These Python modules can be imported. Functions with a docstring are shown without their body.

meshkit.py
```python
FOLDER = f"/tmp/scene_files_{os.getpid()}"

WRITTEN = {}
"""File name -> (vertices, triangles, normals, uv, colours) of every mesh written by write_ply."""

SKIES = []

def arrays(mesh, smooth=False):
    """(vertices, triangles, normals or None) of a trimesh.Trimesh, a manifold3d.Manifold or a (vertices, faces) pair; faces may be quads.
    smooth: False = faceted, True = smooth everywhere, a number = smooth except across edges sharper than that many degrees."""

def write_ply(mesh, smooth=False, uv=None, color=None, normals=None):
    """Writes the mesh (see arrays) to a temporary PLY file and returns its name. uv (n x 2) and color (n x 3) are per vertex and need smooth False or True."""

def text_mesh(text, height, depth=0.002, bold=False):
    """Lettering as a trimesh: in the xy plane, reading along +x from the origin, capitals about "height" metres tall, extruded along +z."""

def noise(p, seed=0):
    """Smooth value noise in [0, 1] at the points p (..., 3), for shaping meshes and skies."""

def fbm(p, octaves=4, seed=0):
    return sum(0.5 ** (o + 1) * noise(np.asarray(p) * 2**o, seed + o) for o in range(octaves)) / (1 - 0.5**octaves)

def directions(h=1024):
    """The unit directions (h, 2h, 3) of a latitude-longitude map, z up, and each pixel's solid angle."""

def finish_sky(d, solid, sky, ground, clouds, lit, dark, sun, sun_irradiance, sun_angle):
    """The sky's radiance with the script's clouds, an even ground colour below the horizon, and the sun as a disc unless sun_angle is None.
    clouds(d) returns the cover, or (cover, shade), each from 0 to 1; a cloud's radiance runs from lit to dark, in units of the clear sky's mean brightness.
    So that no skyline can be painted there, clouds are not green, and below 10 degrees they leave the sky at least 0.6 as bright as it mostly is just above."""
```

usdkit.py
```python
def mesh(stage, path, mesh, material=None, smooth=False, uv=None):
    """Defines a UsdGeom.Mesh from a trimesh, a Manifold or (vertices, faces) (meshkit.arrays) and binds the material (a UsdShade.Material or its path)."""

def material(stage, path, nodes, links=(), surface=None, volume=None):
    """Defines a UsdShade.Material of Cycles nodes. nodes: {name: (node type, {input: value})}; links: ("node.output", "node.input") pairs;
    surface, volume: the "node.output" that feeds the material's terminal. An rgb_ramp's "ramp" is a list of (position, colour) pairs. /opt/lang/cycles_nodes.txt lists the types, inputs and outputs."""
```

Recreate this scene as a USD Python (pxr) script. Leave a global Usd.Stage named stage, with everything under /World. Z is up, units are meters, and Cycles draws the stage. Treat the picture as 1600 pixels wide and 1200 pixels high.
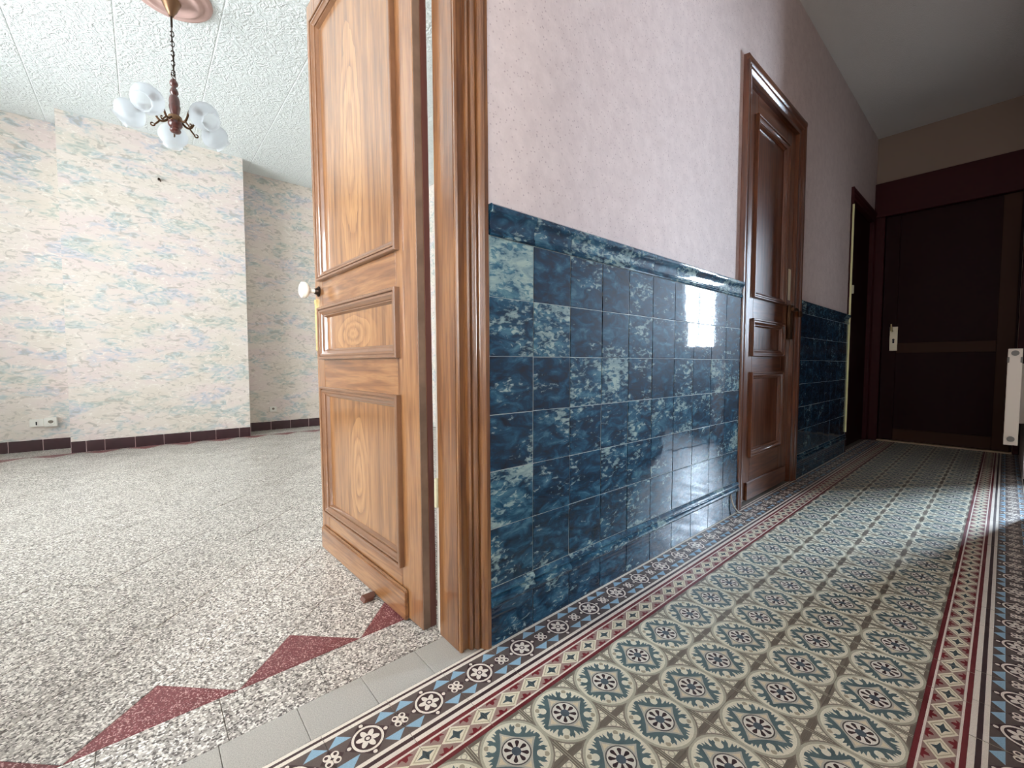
import math, random
import numpy as np
import trimesh
import shapely
from shapely.geometry import Polygon, Point, box as sbox
from shapely import affinity
from shapely.ops import unary_union
from pxr import Usd, UsdGeom, UsdLux, UsdShade, Gf, Sdf, Vt
import usdkit

random.seed(7)
rng = np.random.default_rng(7)
stage = Usd.Stage.CreateInMemory()
UsdGeom.SetStageUpAxis(stage, 'Z')
UsdGeom.SetStageMetersPerUnit(stage, 1.0)
UsdGeom.Xform.Define(stage, '/World')
UsdGeom.Scope.Define(stage, '/World/Looks')

# ------------------------------------------------------------------ camera, lights, exposure
YAW, PITCH, EYE = math.atan(770 / 667.0), math.atan(32 / 667.0), 0.75
fw = np.array([-math.sin(YAW) * math.cos(PITCH), math.cos(YAW) * math.cos(PITCH), -math.sin(PITCH)])
rt = np.array([math.cos(YAW), math.sin(YAW), 0.0])
up = np.cross(rt, fw)
cam = UsdGeom.Camera.Define(stage, '/World/camera')
cam.CreateHorizontalApertureAttr(36.0)
cam.CreateVerticalApertureAttr(27.0)
cam.CreateFocalLengthAttr(36.0 * 667 / 1600)
cam.CreateClippingRangeAttr((0.02, 200.0))
cam.CreateExposureAttr(0.0)
cam.AddTransformOp().Set(Gf.Matrix4d(*rt, 0, *up, 0, *(-fw), 0, 0, 0, EYE, 1))


def rect_light(name, loc, rot, w, h, inten, col):
    l = UsdLux.RectLight.Define(stage, '/World/' + name)
    l.CreateWidthAttr(w); l.CreateHeightAttr(h); l.CreateIntensityAttr(inten); l.CreateColorAttr(Gf.Vec3f(*col))
    l.AddTranslateOp().Set(Gf.Vec3d(*loc)); l.AddRotateXYZOp().Set(Gf.Vec3f(*rot))
    return l


# daylight behind the panes of the windows (all out of frame): front room window, front door glass, side room window
rect_light('daylight_room', (-3.05, -2.92, 1.62), (90, 0, 0), 2.5, 1.75, 27.0, (0.93, 0.97, 1.0))
rect_light('daylight_entrance', (-0.42, -2.92, 1.75), (90, 0, 0), 0.80, 1.5, 6.0, (0.90, 0.95, 1.0))
rect_light('daylight_alcove', (1.52, -1.80, 1.55), (0, 90, 0), 1.5, 1.55, 66.0, (0.97, 0.98, 1.0))
rect_light('daylight_side', (0.95, 5.74, 1.62), (-90, 0, 0), 0.55, 1.35, 260.0, (0.70, 0.83, 1.0))


# ------------------------------------------------------------------ helpers
def lin(*c):
    if len(c) == 1:
        c = c[0]
    return tuple(((x / 255.0) / 12.92 if x <= 10.3 else ((x / 255.0 + 0.055) / 1.055) ** 2.4) for x in c)


COUNT = {}


def path_of(name, parent):
    k = (parent, name)
    n = COUNT.get(k, 0)
    COUNT[k] = n + 1
    return '%s/%s' % (parent, name if n == 0 else '%s_%03d' % (name, n))


def tag(prim, label=None, cat=None, group=None, kind=None):
    for k, v in (('label', label), ('category', cat), ('group', group), ('kind', kind)):
        if v:
            prim.SetCustomDataByKey(k, v)
    return prim


def obj(name, mesh, mat, parent='/World', label=None, cat=None, group=None, kind=None, smooth=False, loc=None, tint=None):
    p = path_of(name, str(parent))
    m = usdkit.mesh(stage, p, mesh, mat, smooth)
    if loc is not None:
        m.AddTranslateOp().Set(Gf.Vec3d(*map(float, loc)))
    if tint is not None:
        pv = UsdGeom.PrimvarsAPI(m).CreatePrimvar('tint', Sdf.ValueTypeNames.Color3fArray, 'vertex')
        npts = len(m.GetPointsAttr().Get())
        t = np.asarray(tint, np.float32)
        if t.ndim == 1:
            t = np.tile(t, (npts, 1))
        pv.Set(Vt.Vec3fArray.FromNumpy(np.ascontiguousarray(t, np.float32)))
    tag(m.GetPrim(), label, cat, group, kind)
    return p


def thing(name, label, cat, group=None, kind=None, loc=None):
    p = path_of(name, '/World')
    x = UsdGeom.Xform.Define(stage, p)
    if loc is not None:
        x.AddTranslateOp().Set(Gf.Vec3d(*map(float, loc)))
    tag(x.GetPrim(), label, cat, group, kind)
    return p


def bx(x0, x1, y0, y1, z0, z1):
    m = trimesh.creation.box([x1 - x0, y1 - y0, z1 - z0])
    m.apply_translation([(x0 + x1) / 2, (y0 + y1) / 2, (z0 + z1) / 2])
    return m


def cbx(x0, x1, y0, y1, z0, z1, c=0.002):
    """box with chamfered edges"""
    h = np.array([x1 - x0, y1 - y0, z1 - z0]) / 2
    c = min(c, h.min() * 0.9)
    pts = []
    for sx in (-1, 1):
        for sy in (-1, 1):
            for sz in (-1, 1):
                s = np.array([sx, sy, sz])
                for k in range(3):
                    d = h - c
                    d[k] = h[k]
                    pts.append(s * d)
    m = trimesh.convex.convex_hull(np.array(pts))
    m.apply_translation([(x0 + x1) / 2, (y0 + y1) / 2, (z0 + z1) / 2])
    return m


def cat(*ms):
    return trimesh.util.concatenate([m for m in ms])


def prism(poly, axis_pts, close=True):
    """2D profile polygon swept along straight axis: axis_pts=(f0,f1) maps 2D (a,b)->3D"""
    f0, f1 = axis_pts
    P = np.asarray(poly, float)
    n = len(P)
    v = [f0(a, b) for a, b in P] + [f1(a, b) for a, b in P]
    f = []
    for i in range(n):
        j = (i + 1) % n
        f += [[i, j, n + j], [i, n + j, n + i]]
    v2, tri = trimesh.creation.triangulate_polygon(Polygon(P), engine='earcut')
    v2 = np.asarray(v2)
    # map back
    idx = [int(np.argmin(((P - q) ** 2).sum(1))) for q in v2[:, :2]]
    for t in tri:
        a, b, c = (idx[k] for k in t)
        f += [[a, c, b], [n + a, n + b, n + c]]
    m = trimesh.Trimesh(np.array(v), np.array(f), process=False)
    m.fix_normals()
    return m


def prof_y(poly, y0, y1):
    return prism(poly, (lambda a, b: (a, y0, b), lambda a, b: (a, y1, b)))


def prof_z(poly, z0, z1):
    return prism(poly, (lambda a, b: (a, b, z0), lambda a, b: (a, b, z1)))


def ring(poly, prof, to3):
    """picture-frame moulding: poly convex CCW 2D, prof [(inset, height)], to3(a,b,h)->xyz"""
    P = np.asarray(poly, float)
    n = len(P)
    nxt = np.roll(P, -1, 0) - P
    nxt /= np.linalg.norm(nxt, axis=1)[:, None]
    nin = np.stack([-nxt[:, 1], nxt[:, 0]], 1)
    prv = np.roll(nin, 1, 0)
    mit = (nin + prv) / (1 + (nin * prv).sum(1))[:, None]
    V, F = [], []
    for k, (i, h) in enumerate(prof):
        for q in P + mit * i:
            V.append(to3(q[0], q[1], h))
    for k in range(len(prof) - 1):
        for i in range(n):
            j = (i + 1) % n
            a, b, c, d = k * n + i, k * n + j, (k + 1) * n + j, (k + 1) * n + i
            F += [[a, b, c], [a, c, d]]
    return trimesh.Trimesh(np.array(V), np.array(F), process=False)


def lathe(prof, sections=32, axis=(0, 0, 1), origin=(0, 0, 0)):
    m = trimesh.creation.revolve(np.asarray(prof, float), sections=sections)
    T = trimesh.geometry.align_vectors([0, 0, 1], axis)
    T[:3, 3] = origin
    m.apply_transform(T)
    return m


def tube(pts, r, sides=8, closed=False):
    p = np.asarray(pts, float)
    n = len(p)
    t = np.gradient(p, axis=0)
    if closed:
        t = np.roll(p, -1, 0) - np.roll(p, 1, 0)
    t /= np.linalg.norm(t, axis=1)[:, None] + 1e-12
    ref = np.array([0, 0, 1.0]) if abs(t[:, 2]).mean() < 0.8 else np.array([1.0, 0, 0])
    a = np.cross(t, ref); a /= np.linalg.norm(a, axis=1)[:, None]
    b = np.cross(t, a)
    ang = np.arange(sides) * 2 * np.pi / sides
    rr = np.broadcast_to(r, (n,))
    v = p[:, None] + rr[:, None, None] * (np.cos(ang)[None, :, None] * a[:, None] + np.sin(ang)[None, :, None] * b[:, None])
    V = v.reshape(-1, 3); F = []
    m = n if closed else n - 1
    for i in range(m):
        i2 = (i + 1) % n
        for j in range(sides):
            j2 = (j + 1) % sides
            F += [[i * sides + j, i * sides + j2, i2 * sides + j2], [i * sides + j, i2 * sides + j2, i2 * sides + j]]
    if not closed:
        V = np.vstack([V, p[0], p[-1]])
        for j in range(sides):
            j2 = (j + 1) % sides
            F += [[len(V) - 2, j2, j], [len(V) - 1, (n - 1) * sides + j, (n - 1) * sides + j2]]
    m_ = trimesh.Trimesh(V, np.array(F), process=False)
    return m_


def cyl(p0, p1, r, sides=16):
    return tube([p0, p1], r, sides)


def tile3(cx, cy, w, h, z0, z1, ch=0.0012):
    """a floor tile with a chamfered top, as a hull"""
    a, b = w / 2, h / 2
    pts = []
    for sx in (-1, 1):
        for sy in (-1, 1):
            pts += [[cx + sx * a, cy + sy * b, z0], [cx + sx * a, cy + sy * b, z1 - ch], [cx + sx * (a - ch), cy + sy * (b - ch), z1]]
    return trimesh.convex.convex_hull(np.array(pts))


# ------------------------------------------------------------------ materials
def mat(name, nodes, links, surface='p.BSDF'):
    return usdkit.material(stage, '/World/Looks/' + name, nodes, links, surface=surface)


def plain(name, col, rough=0.5, metallic=0.0, coat=0.0, bump=0.0, bscale=60, spec=0.5, var=0.0):
    nodes = {'p': ('principled_bsdf', {'base_color': col, 'roughness': rough, 'metallic': metallic, 'coat_weight': coat, 'specular_ior_level': spec})}
    links = []
    if bump or var:
        nodes['g'] = ('geometry', {})
        nodes['n'] = ('noise_texture', {'scale': bscale, 'detail': 4.0, 'roughness': 0.6})
        links.append(('g.position', 'n.vector'))
    if bump:
        nodes['b'] = ('bump', {'strength': bump, 'distance': 0.004})
        links += [('n.fac', 'b.height'), ('b.normal', 'p.normal')]
    if var:
        nodes['r'] = ('rgb_ramp', {'ramp': [(0.25, tuple(c * (1 - var) for c in col)), (0.75, tuple(min(1, c * (1 + var)) for c in col))]})
        links += [('n.fac', 'r.fac'), ('r.color', 'p.base_color')]
    return mat(name, nodes, links)


# tiles whose printed pattern is carried by a per-vertex pigment colour
M_cement = mat('cement_tile', {
    'a': ('attribute', {'attribute': 'tint'}), 'g': ('geometry', {}),
    'n': ('noise_texture', {'scale': 500.0, 'detail': 3.0, 'roughness': 0.7}),
    'n2': ('noise_texture', {'scale': 9.0, 'detail': 4.0, 'roughness': 0.6}),
    'r': ('rgb_ramp', {'ramp': [(0.3, (0.80, 0.79, 0.78)), (0.7, (1.04, 1.04, 1.04))]}),
    'm': ('mix', {'mix_type': 'multiply', 'fac': 1.0}),
    'rr': ('map_range', {'from_min': 0.3, 'from_max': 0.7, 'to_min': 0.30, 'to_max': 0.48}),
    'b': ('bump', {'strength': 0.12, 'distance': 0.001}),
    'p': ('principled_bsdf', {'roughness': 0.38, 'specular_ior_level': 0.45})},
    [('g.position', 'n.vector'), ('g.position', 'n2.vector'), ('n.fac', 'r.fac'), ('a.color', 'm.color1'), ('r.color', 'm.color2'), ('m.color', 'p.base_color'),
     ('n2.fac', 'rr.value'), ('rr.result', 'p.roughness'), ('n.fac', 'b.height'), ('b.normal', 'p.normal')])


def marble_tile(name, rough=0.03):
    return mat(name, {
        'a': ('attribute', {'attribute': 'tint'}), 'g': ('geometry', {}),
        'off': ('vector_math', {'math_type': 'scale', 'scale': 40.0}), 'v': ('vector_math', {'math_type': 'add'}),
        'mp': ('mapping', {'rotation': (0.7, 0.0, 0.0), 'scale': (1.0, 0.6, 1.3)}),
        'n1': ('noise_texture', {'scale': 24.0, 'detail': 5.0, 'roughness': 0.62, 'distortion': 0.6}),
        'n2': ('noise_texture', {'scale': 9.0, 'detail': 2.0, 'roughness': 0.5, 'distortion': 0.4}),
        'np': ('noise_texture', {'scale': 72.0, 'detail': 4.0, 'roughness': 0.55, 'distortion': 0.5}),
        's': ('separate_xyz', {}),
        'm1': ('math', {'math_type': 'multiply_add', 'value2': 1.5, 'value3': -0.72}),
        'm2': ('math', {'math_type': 'multiply_add', 'value2': 1.3}),
        'm3': ('math', {'math_type': 'multiply_add', 'value2': 2.0}),
        'fp': ('map_range', {'from_min': 0.83, 'from_max': 1.01, 'to_min': 0.0, 'to_max': 0.76, 'clamp': True}),
        'nb': ('math', {'math_type': 'multiply_add', 'value2': 1.2, 'value3': -0.1}),
        'nb2': ('math', {'math_type': 'add'}),
        'r': ('rgb_ramp', {'ramp': [(0.25, lin(7, 24, 42)), (0.45, lin(14, 49, 73)), (0.58, lin(30, 75, 99)), (0.72, lin(66, 110, 128)), (0.85, lin(96, 134, 142))]}),
        'rp': ('rgb_ramp', {'ramp': [(0.35, lin(108, 142, 148)), (0.6, lin(172, 190, 180))]}),
        'mx': ('mix', {'mix_type': 'mix'}),
        'n3': ('noise_texture', {'scale': 14.0, 'detail': 2.0, 'roughness': 0.5}),
        'b': ('bump', {'strength': 0.05, 'distance': 0.004}),
        'p': ('principled_bsdf', {'roughness': 0.5, 'coat_weight': 1.0, 'coat_roughness': rough, 'specular_ior_level': 0.05})},
        [('a.color', 'off.vector1'), ('g.position', 'v.vector1'), ('off.vector', 'v.vector2'), ('v.vector', 'mp.vector'),
         ('mp.vector', 'n1.vector'), ('mp.vector', 'n2.vector'), ('mp.vector', 'np.vector'), ('v.vector', 'n3.vector'), ('a.color', 's.vector'),
         ('np.fac', 'm1.value1'), ('n2.fac', 'm2.value1'), ('m1.value', 'm2.value3'), ('s.y', 'm3.value1'), ('m2.value', 'm3.value3'), ('m3.value', 'fp.value'),
         ('n1.fac', 'nb.value1'), ('nb.value', 'nb2.value1'), ('s.y', 'nb2.value2'), ('nb2.value', 'r.fac'), ('n1.fac', 'rp.fac'),
         ('fp.result', 'mx.fac'), ('r.color', 'mx.color1'), ('rp.color', 'mx.color2'), ('mx.color', 'p.base_color'), ('n3.fac', 'b.height'), ('b.normal', 'p.coat_normal'), ('b.normal', 'p.normal')])


M_blue = marble_tile('blue_glazed_tile')


def terrazzo(name, cols, base, sc=130.0):
    return mat(name, {
        'g': ('geometry', {}),
        'v1': ('voronoi_texture', {'scale': sc, 'randomness': 1.0, 'dimensions': '3D', 'feature': 'f1'}),
        'v2': ('voronoi_texture', {'scale': sc * 2.2, 'randomness': 1.0}),
        's1': ('separate_color', {}), 's2': ('separate_color', {}),
        'r1': ('rgb_ramp', {'ramp': cols, 'interpolate': False}),
        'r2': ('rgb_ramp', {'ramp': [(0.0, base), (0.55, cols[0][1]), (0.8, cols[-1][1])], 'interpolate': False}),
        'k': ('math', {'math_type': 'less_than', 'value2': 0.46}),
        'm': ('mix', {'mix_type': 'mix'}),
        'n': ('noise_texture', {'scale': 3.0, 'detail': 3.0}),
        'rr': ('map_range', {'from_min': 0.3, 'from_max': 0.7, 'to_min': 0.22, 'to_max': 0.36}),
        'p': ('principled_bsdf', {'roughness': 0.3, 'specular_ior_level': 0.5})},
        [('g.position', 'v1.vector'), ('g.position', 'v2.vector'), ('v1.color', 's1.color'), ('v2.color', 's2.color'), ('s1.r', 'r1.fac'), ('s2.r', 'r2.fac'),
         ('v1.distance', 'k.value1'), ('k.value', 'm.fac'), ('r2.color', 'm.color1'), ('r1.color', 'm.color2'), ('m.color', 'p.base_color'),
         ('g.position', 'n.vector'), ('n.fac', 'rr.value'), ('rr.result', 'p.roughness')])


M_terr = terrazzo('terrazzo_grey', [(0.0, lin(96, 90, 86)), (0.16, lin(140, 134, 128)), (0.32, lin(186, 180, 172)), (0.55, lin(215, 210, 201)), (0.8, lin(236, 232, 224))], lin(172, 166, 158))
M_terr_red = terrazzo('terrazzo_red', [(0.0, lin(104, 50, 54)), (0.5, lin(120, 62, 66)), (0.88, lin(140, 84, 86)), (0.96, lin(196, 158, 154))], lin(114, 56, 60), 210.0)
M_greytile = plain('grey_threshold_tile', lin(176, 173, 165), 0.5, bscale=420, var=0.30, spec=0.3)
M_mortar = plain('mortar', lin(126, 119, 110), 0.9)
M_mortar2 = plain('pale_mortar', lin(150, 145, 138), 0.9)
M_grout_light = plain('light_grout', lin(190, 165, 165), 0.8)
M_whitegrout = plain('wall_grout', lin(150, 160, 158), 0.6)


def wood(name, dark, mid, light, coat=1.0, axis='z', oval=None, rough=0.3):
    """grained varnished wood; long direction = axis. oval=(wide, tall): painted oval figure around the mesh's own origin"""
    sc = {'z': (1.0, 1.0, 0.06), 'x': (0.06, 1.0, 1.0), 'y': (1.0, 0.06, 1.0)}[axis]
    nodes = {
        't': ('texture_coordinate', {}), 'g': ('geometry', {}),
        'mp': ('mapping', {'scale': sc}),
        'n': ('noise_texture', {'scale': 42.0, 'detail': 5.0, 'roughness': 0.6, 'distortion': 0.6}),
        'n2': ('noise_texture', {'scale': 150.0, 'detail': 2.0, 'roughness': 0.6}),
        'r': ('rgb_ramp', {'ramp': [(0.28, dark), (0.46, mid), (0.62, light), (0.75, mid)]}),
        'r2': ('rgb_ramp', {'ramp': [(0.30, (0.72, 0.68, 0.62)), (0.55, (1.0, 1.0, 1.0))]}),
        'm': ('mix', {'mix_type': 'multiply', 'fac': 0.7}),
        'b': ('bump', {'strength': 0.08, 'distance': 0.002}),
        'p': ('principled_bsdf', {'roughness': rough, 'coat_weight': coat, 'coat_roughness': 0.10})}
    links = [('g.position', 'mp.vector'), ('mp.vector', 'n.vector'), ('mp.vector', 'n2.vector'), ('n2.fac', 'r2.fac'), ('n2.fac', 'b.height'), ('b.normal', 'p.normal'),
             ('r2.color', 'm.color2')]
    if oval:
        w, h = oval
        nodes.update({
            'wob': ('noise_texture', {'scale': 7.0, 'detail': 3.0, 'roughness': 0.55}),
            'wo': ('vector_math', {'math_type': 'multiply_add', 'vector2': (0.10 * w / 0.2, 0.0, 0.10 * h / 0.2), 'vector3': (0, 0, 0)}),
            'om': ('vector_math', {'math_type': 'multiply', 'vector2': (1.0 / w, 0.0, 1.0 / h)}),
            'ol': ('vector_math', {'math_type': 'length'}),
            'os': ('math', {'math_type': 'multiply', 'value2': 3.0}),
            'of': ('math', {'math_type': 'fraction'}),
            'ow': ('map_range', {'from_min': 0.55, 'from_max': 1.35, 'to_min': 0.36, 'to_max': 0.02, 'clamp': True}),
            'of2': ('math', {'math_type': 'multiply_add', 'value3': 0.0}),
            'oa': ('math', {'math_type': 'multiply_add', 'value2': 0.62, 'value3': 0.10})})
        links += [('t.object', 'wob.vector'), ('wob.color', 'wo.vector1'), ('t.object', 'wo.vector3'), ('wo.vector', 'om.vector1'), ('om.vector', 'ol.vector1'),
                  ('ol.value', 'os.value1'), ('os.value', 'of.value1'), ('of.value', 'of2.value1'), ('ol.value', 'ow.value'), ('ow.result', 'of2.value2'), ('n.fac', 'oa.value1'), ('oa.value', 'of2.value3'), ('of2.value', 'r.fac')]
    else:
        links.append(('n.fac', 'r.fac'))
    links += [('r.color', 'm.color1'), ('m.color', 'p.base_color')]
    return mat(name, nodes, links)


W1 = (lin(94, 58, 33), lin(126, 82, 48), lin(150, 106, 66))
M_wood = wood('varnished_wood', *W1)
M_wood_h = wood('varnished_wood_across', *W1, axis='x')
M_wood_edge = plain('worn_edge_wood', lin(112, 90, 74), 0.55, bscale=12, var=0.35)
M_wood_maroon = plain('maroon_edge', lin(84, 44, 36), 0.5)
OV = (lin(98, 62, 36), lin(144, 100, 60), lin(167, 123, 78))
M_oval_tall = wood('oval_grain_tall', *OV, oval=(0.085, 0.42))
M_oval_low = wood('oval_grain_low', *OV, oval=(0.075, 0.20))
M_oval_wide = wood('oval_grain_wide', *OV, oval=(0.14, 0.058))
M_casing = wood('casing_wood', lin(80, 48, 25), lin(108, 67, 35), lin(136, 90, 48), coat=1.0)
M_mould = plain('moulding_varnish', lin(116, 80, 54), 0.35, coat=0.8, bscale=16, var=0.15)
M_dmould = plain('dark_moulding_varnish', lin(108, 60, 34), 0.3, coat=1.0, bscale=16, var=0.15)
M_dwood = wood('dark_varnished_wood', lin(72, 35, 18), lin(98, 52, 28), lin(120, 68, 38), coat=0.7)
M_dwood_y = wood('dark_varnished_wood_across', lin(72, 35, 18), lin(98, 52, 28), lin(120, 68, 38), coat=0.6, axis='y')
M_brown = plain('brown_paint', lin(64, 22, 24), 0.5, spec=0.15, bscale=25, var=0.12)
M_brown2 = plain('dark_brown_paint', lin(42, 14, 14), 0.55, spec=0.12, bscale=25, var=0.12)
M_rail = plain('pale_brown_rail', lin(70, 44, 32), 0.55, spec=0.12)


def pinkwall():
    return mat('pink_flecked_wallpaper', {
        'g': ('geometry', {}),
        'n': ('noise_texture', {'scale': 55.0, 'detail': 3.0, 'roughness': 0.5, 'distortion': 0.5}),
        'n2': ('noise_texture', {'scale': 20.0, 'detail': 5.0, 'roughness': 0.7}),
        'v': ('voronoi_texture', {'scale': 78.0, 'randomness': 1.0}),
        'sc': ('separate_color', {}),
        'sp': ('math', {'math_type': 'less_than', 'value2': 0.18}),
        'ch': ('math', {'math_type': 'greater_than', 'value2': 0.45}),
        'mm': ('math', {'math_type': 'multiply'}),
        'mk': ('math', {'math_type': 'multiply', 'value2': 0.42}),
        'r': ('rgb_ramp', {'ramp': [(0.3, lin(208, 192, 187)), (0.7, lin(222, 207, 201))]}),
        'm': ('mix', {'mix_type': 'mix', 'color2': lin(140, 112, 112)}),
        'ds': ('vector_math', {'math_type': 'multiply_add', 'vector2': (0.008, 0.008, 0.008)}),
        'b': ('bump', {'strength': 0.25, 'distance': 0.003}),
        'p': ('principled_bsdf', {'roughness': 0.75, 'specular_ior_level': 0.3})},
        [('g.position', 'n.vector'), ('g.position', 'n2.vector'), ('n.color', 'ds.vector1'), ('g.position', 'ds.vector3'), ('ds.vector', 'v.vector'),
         ('v.distance', 'sp.value1'), ('v.color', 'sc.color'), ('sc.r', 'ch.value1'), ('sp.value', 'mm.value1'), ('ch.value', 'mm.value2'), ('mm.value', 'mk.value1'),
         ('mk.value', 'm.fac'), ('n2.fac', 'r.fac'), ('r.color', 'm.color1'), ('m.color', 'p.base_color'), ('n.fac', 'b.height'), ('b.normal', 'p.normal')])


def floralwall():
    """cream-peach wallpaper with blurred blue-green clusters and grey brush strokes"""
    return mat('floral_wallpaper', {
        'g': ('geometry', {}),
        'st': ('vector_math', {'math_type': 'multiply', 'vector2': (1.0, 0.55, 1.25)}),
        'nb': ('noise_texture', {'scale': 6.5, 'detail': 2.5, 'roughness': 0.6, 'distortion': 0.4}),
        'nc': ('noise_texture', {'scale': 5.0, 'detail': 2.0, 'roughness': 0.5}),
        'ns': ('noise_texture', {'scale': 24.0, 'detail': 3.0, 'roughness': 0.55, 'distortion': 1.4}),
        'nl': ('noise_texture', {'scale': 24.0, 'detail': 3.0, 'roughness': 0.6, 'distortion': 2.2}),
        'base': ('rgb_ramp', {'ramp': [(0.34, lin(219, 210, 198)), (0.5, lin(224, 214, 205)), (0.64, lin(222, 208, 203))]}),
        'blue': ('rgb_ramp', {'ramp': [(0.49, (0, 0, 0)), (0.58, (1, 1, 1))]}),
        'bm': ('math', {'math_type': 'multiply'}),
        'bk': ('rgb_ramp', {'ramp': [(0.40, (0.05, 0.05, 0.05)), (0.58, (1.0, 1.0, 1.0))]}),
        'bcol': ('rgb_ramp', {'ramp': [(0.38, lin(184, 192, 184)), (0.52, lin(182, 196, 197)), (0.64, lin(188, 194, 204))]}),
        'm1': ('mix', {'mix_type': 'mix'}),
        'strk': ('rgb_ramp', {'ramp': [(0.0, (0, 0, 0)), (0.56, (0, 0, 0)), (0.62, (0.5, 0.5, 0.5)), (0.70, (0.7, 0.7, 0.7))]}),
        'm2': ('mix', {'mix_type': 'mix', 'color2': lin(176, 170, 160)}),
        'wht': ('rgb_ramp', {'ramp': [(0.0, (0.8, 0.8, 0.8)), (0.33, (0.75, 0.75, 0.75)), (0.41, (0, 0, 0))]}),
        'm3': ('mix', {'mix_type': 'mix', 'color2': lin(238, 232, 224)}),
        'b': ('bump', {'strength': 0.15, 'distance': 0.003}),
        'p': ('principled_bsdf', {'roughness': 0.7, 'specular_ior_level': 0.3})},
        [('g.position', 'st.vector1'), ('st.vector', 'nb.vector'), ('st.vector', 'nc.vector'), ('st.vector', 'ns.vector'), ('st.vector', 'nl.vector'),
         ('nc.fac', 'base.fac'), ('nb.fac', 'blue.fac'), ('ns.fac', 'bk.fac'), ('blue.color', 'bm.value1'), ('bk.color', 'bm.value2'), ('nc.fac', 'bcol.fac'),
         ('bm.value', 'm1.fac'), ('base.color', 'm1.color1'), ('bcol.color', 'm1.color2'), ('ns.fac', 'strk.fac'), ('strk.color', 'm2.fac'), ('m1.color', 'm2.color1'),
         ('nl.fac', 'wht.fac'), ('wht.color', 'm3.fac'), ('m2.color', 'm3.color1'), ('m3.color', 'p.base_color'), ('nl.fac', 'b.height'), ('b.normal', 'p.normal')])


M_pink = pinkwall()
M_floral = floralwall()


def textured_white(name, col, strength, scale):
    return mat(name, {
        'g': ('geometry', {}),
        'n': ('noise_texture', {'scale': scale, 'detail': 2.0, 'roughness': 0.5, 'distortion': 2.5}),
        'b': ('bump', {'strength': strength, 'distance': 0.012}),
        'p': ('principled_bsdf', {'base_color': col, 'roughness': 0.6, 'specular_ior_level': 0.3})},
        [('g.position', 'n.vector'), ('n.fac', 'b.height'), ('b.normal', 'p.normal')])


M_ceilpanel = textured_white('embossed_ceiling_panel', lin(232, 239, 239), 1.0, 20.0)
M_ceilhall = textured_white('hall_ceiling_paint', lin(226, 222, 216), 0.4, 60.0)
M_white = plain('white_paint', lin(228, 224, 214), 0.45)
M_whiteroom = plain('white_room_paint', lin(220, 220, 216), 0.7)
M_creamb = plain('pale_batten_paint', lin(238, 234, 176), 0.4)
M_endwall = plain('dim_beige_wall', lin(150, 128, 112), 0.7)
M_strip = plain('pale_threshold_metal', lin(196, 172, 140), 0.45)
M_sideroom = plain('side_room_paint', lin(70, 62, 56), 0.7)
M_cream = plain('cream_paint', lin(214, 208, 176), 0.4)
M_porcelain = plain('porcelain', lin(232, 230, 218), 0.12, coat=0.8)
M_brass = plain('brass', lin(206, 184, 130), 0.4, metallic=0.6, bscale=90, var=0.25)
M_darkmetal = plain('dark_metal', lin(56, 44, 36), 0.4, metallic=0.9)
M_antique = plain('antique_bronze', lin(92, 66, 46), 0.4, metallic=0.85)
M_canopy = plain('copper_canopy', lin(128, 98, 74), 0.4, metallic=0.8)
M_turned = wood('turned_red_wood', lin(56, 20, 18), lin(84, 38, 32), lin(106, 54, 46), coat=0.8)
M_rose = plain('pink_plaster', lin(206, 172, 164), 0.45)
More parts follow.
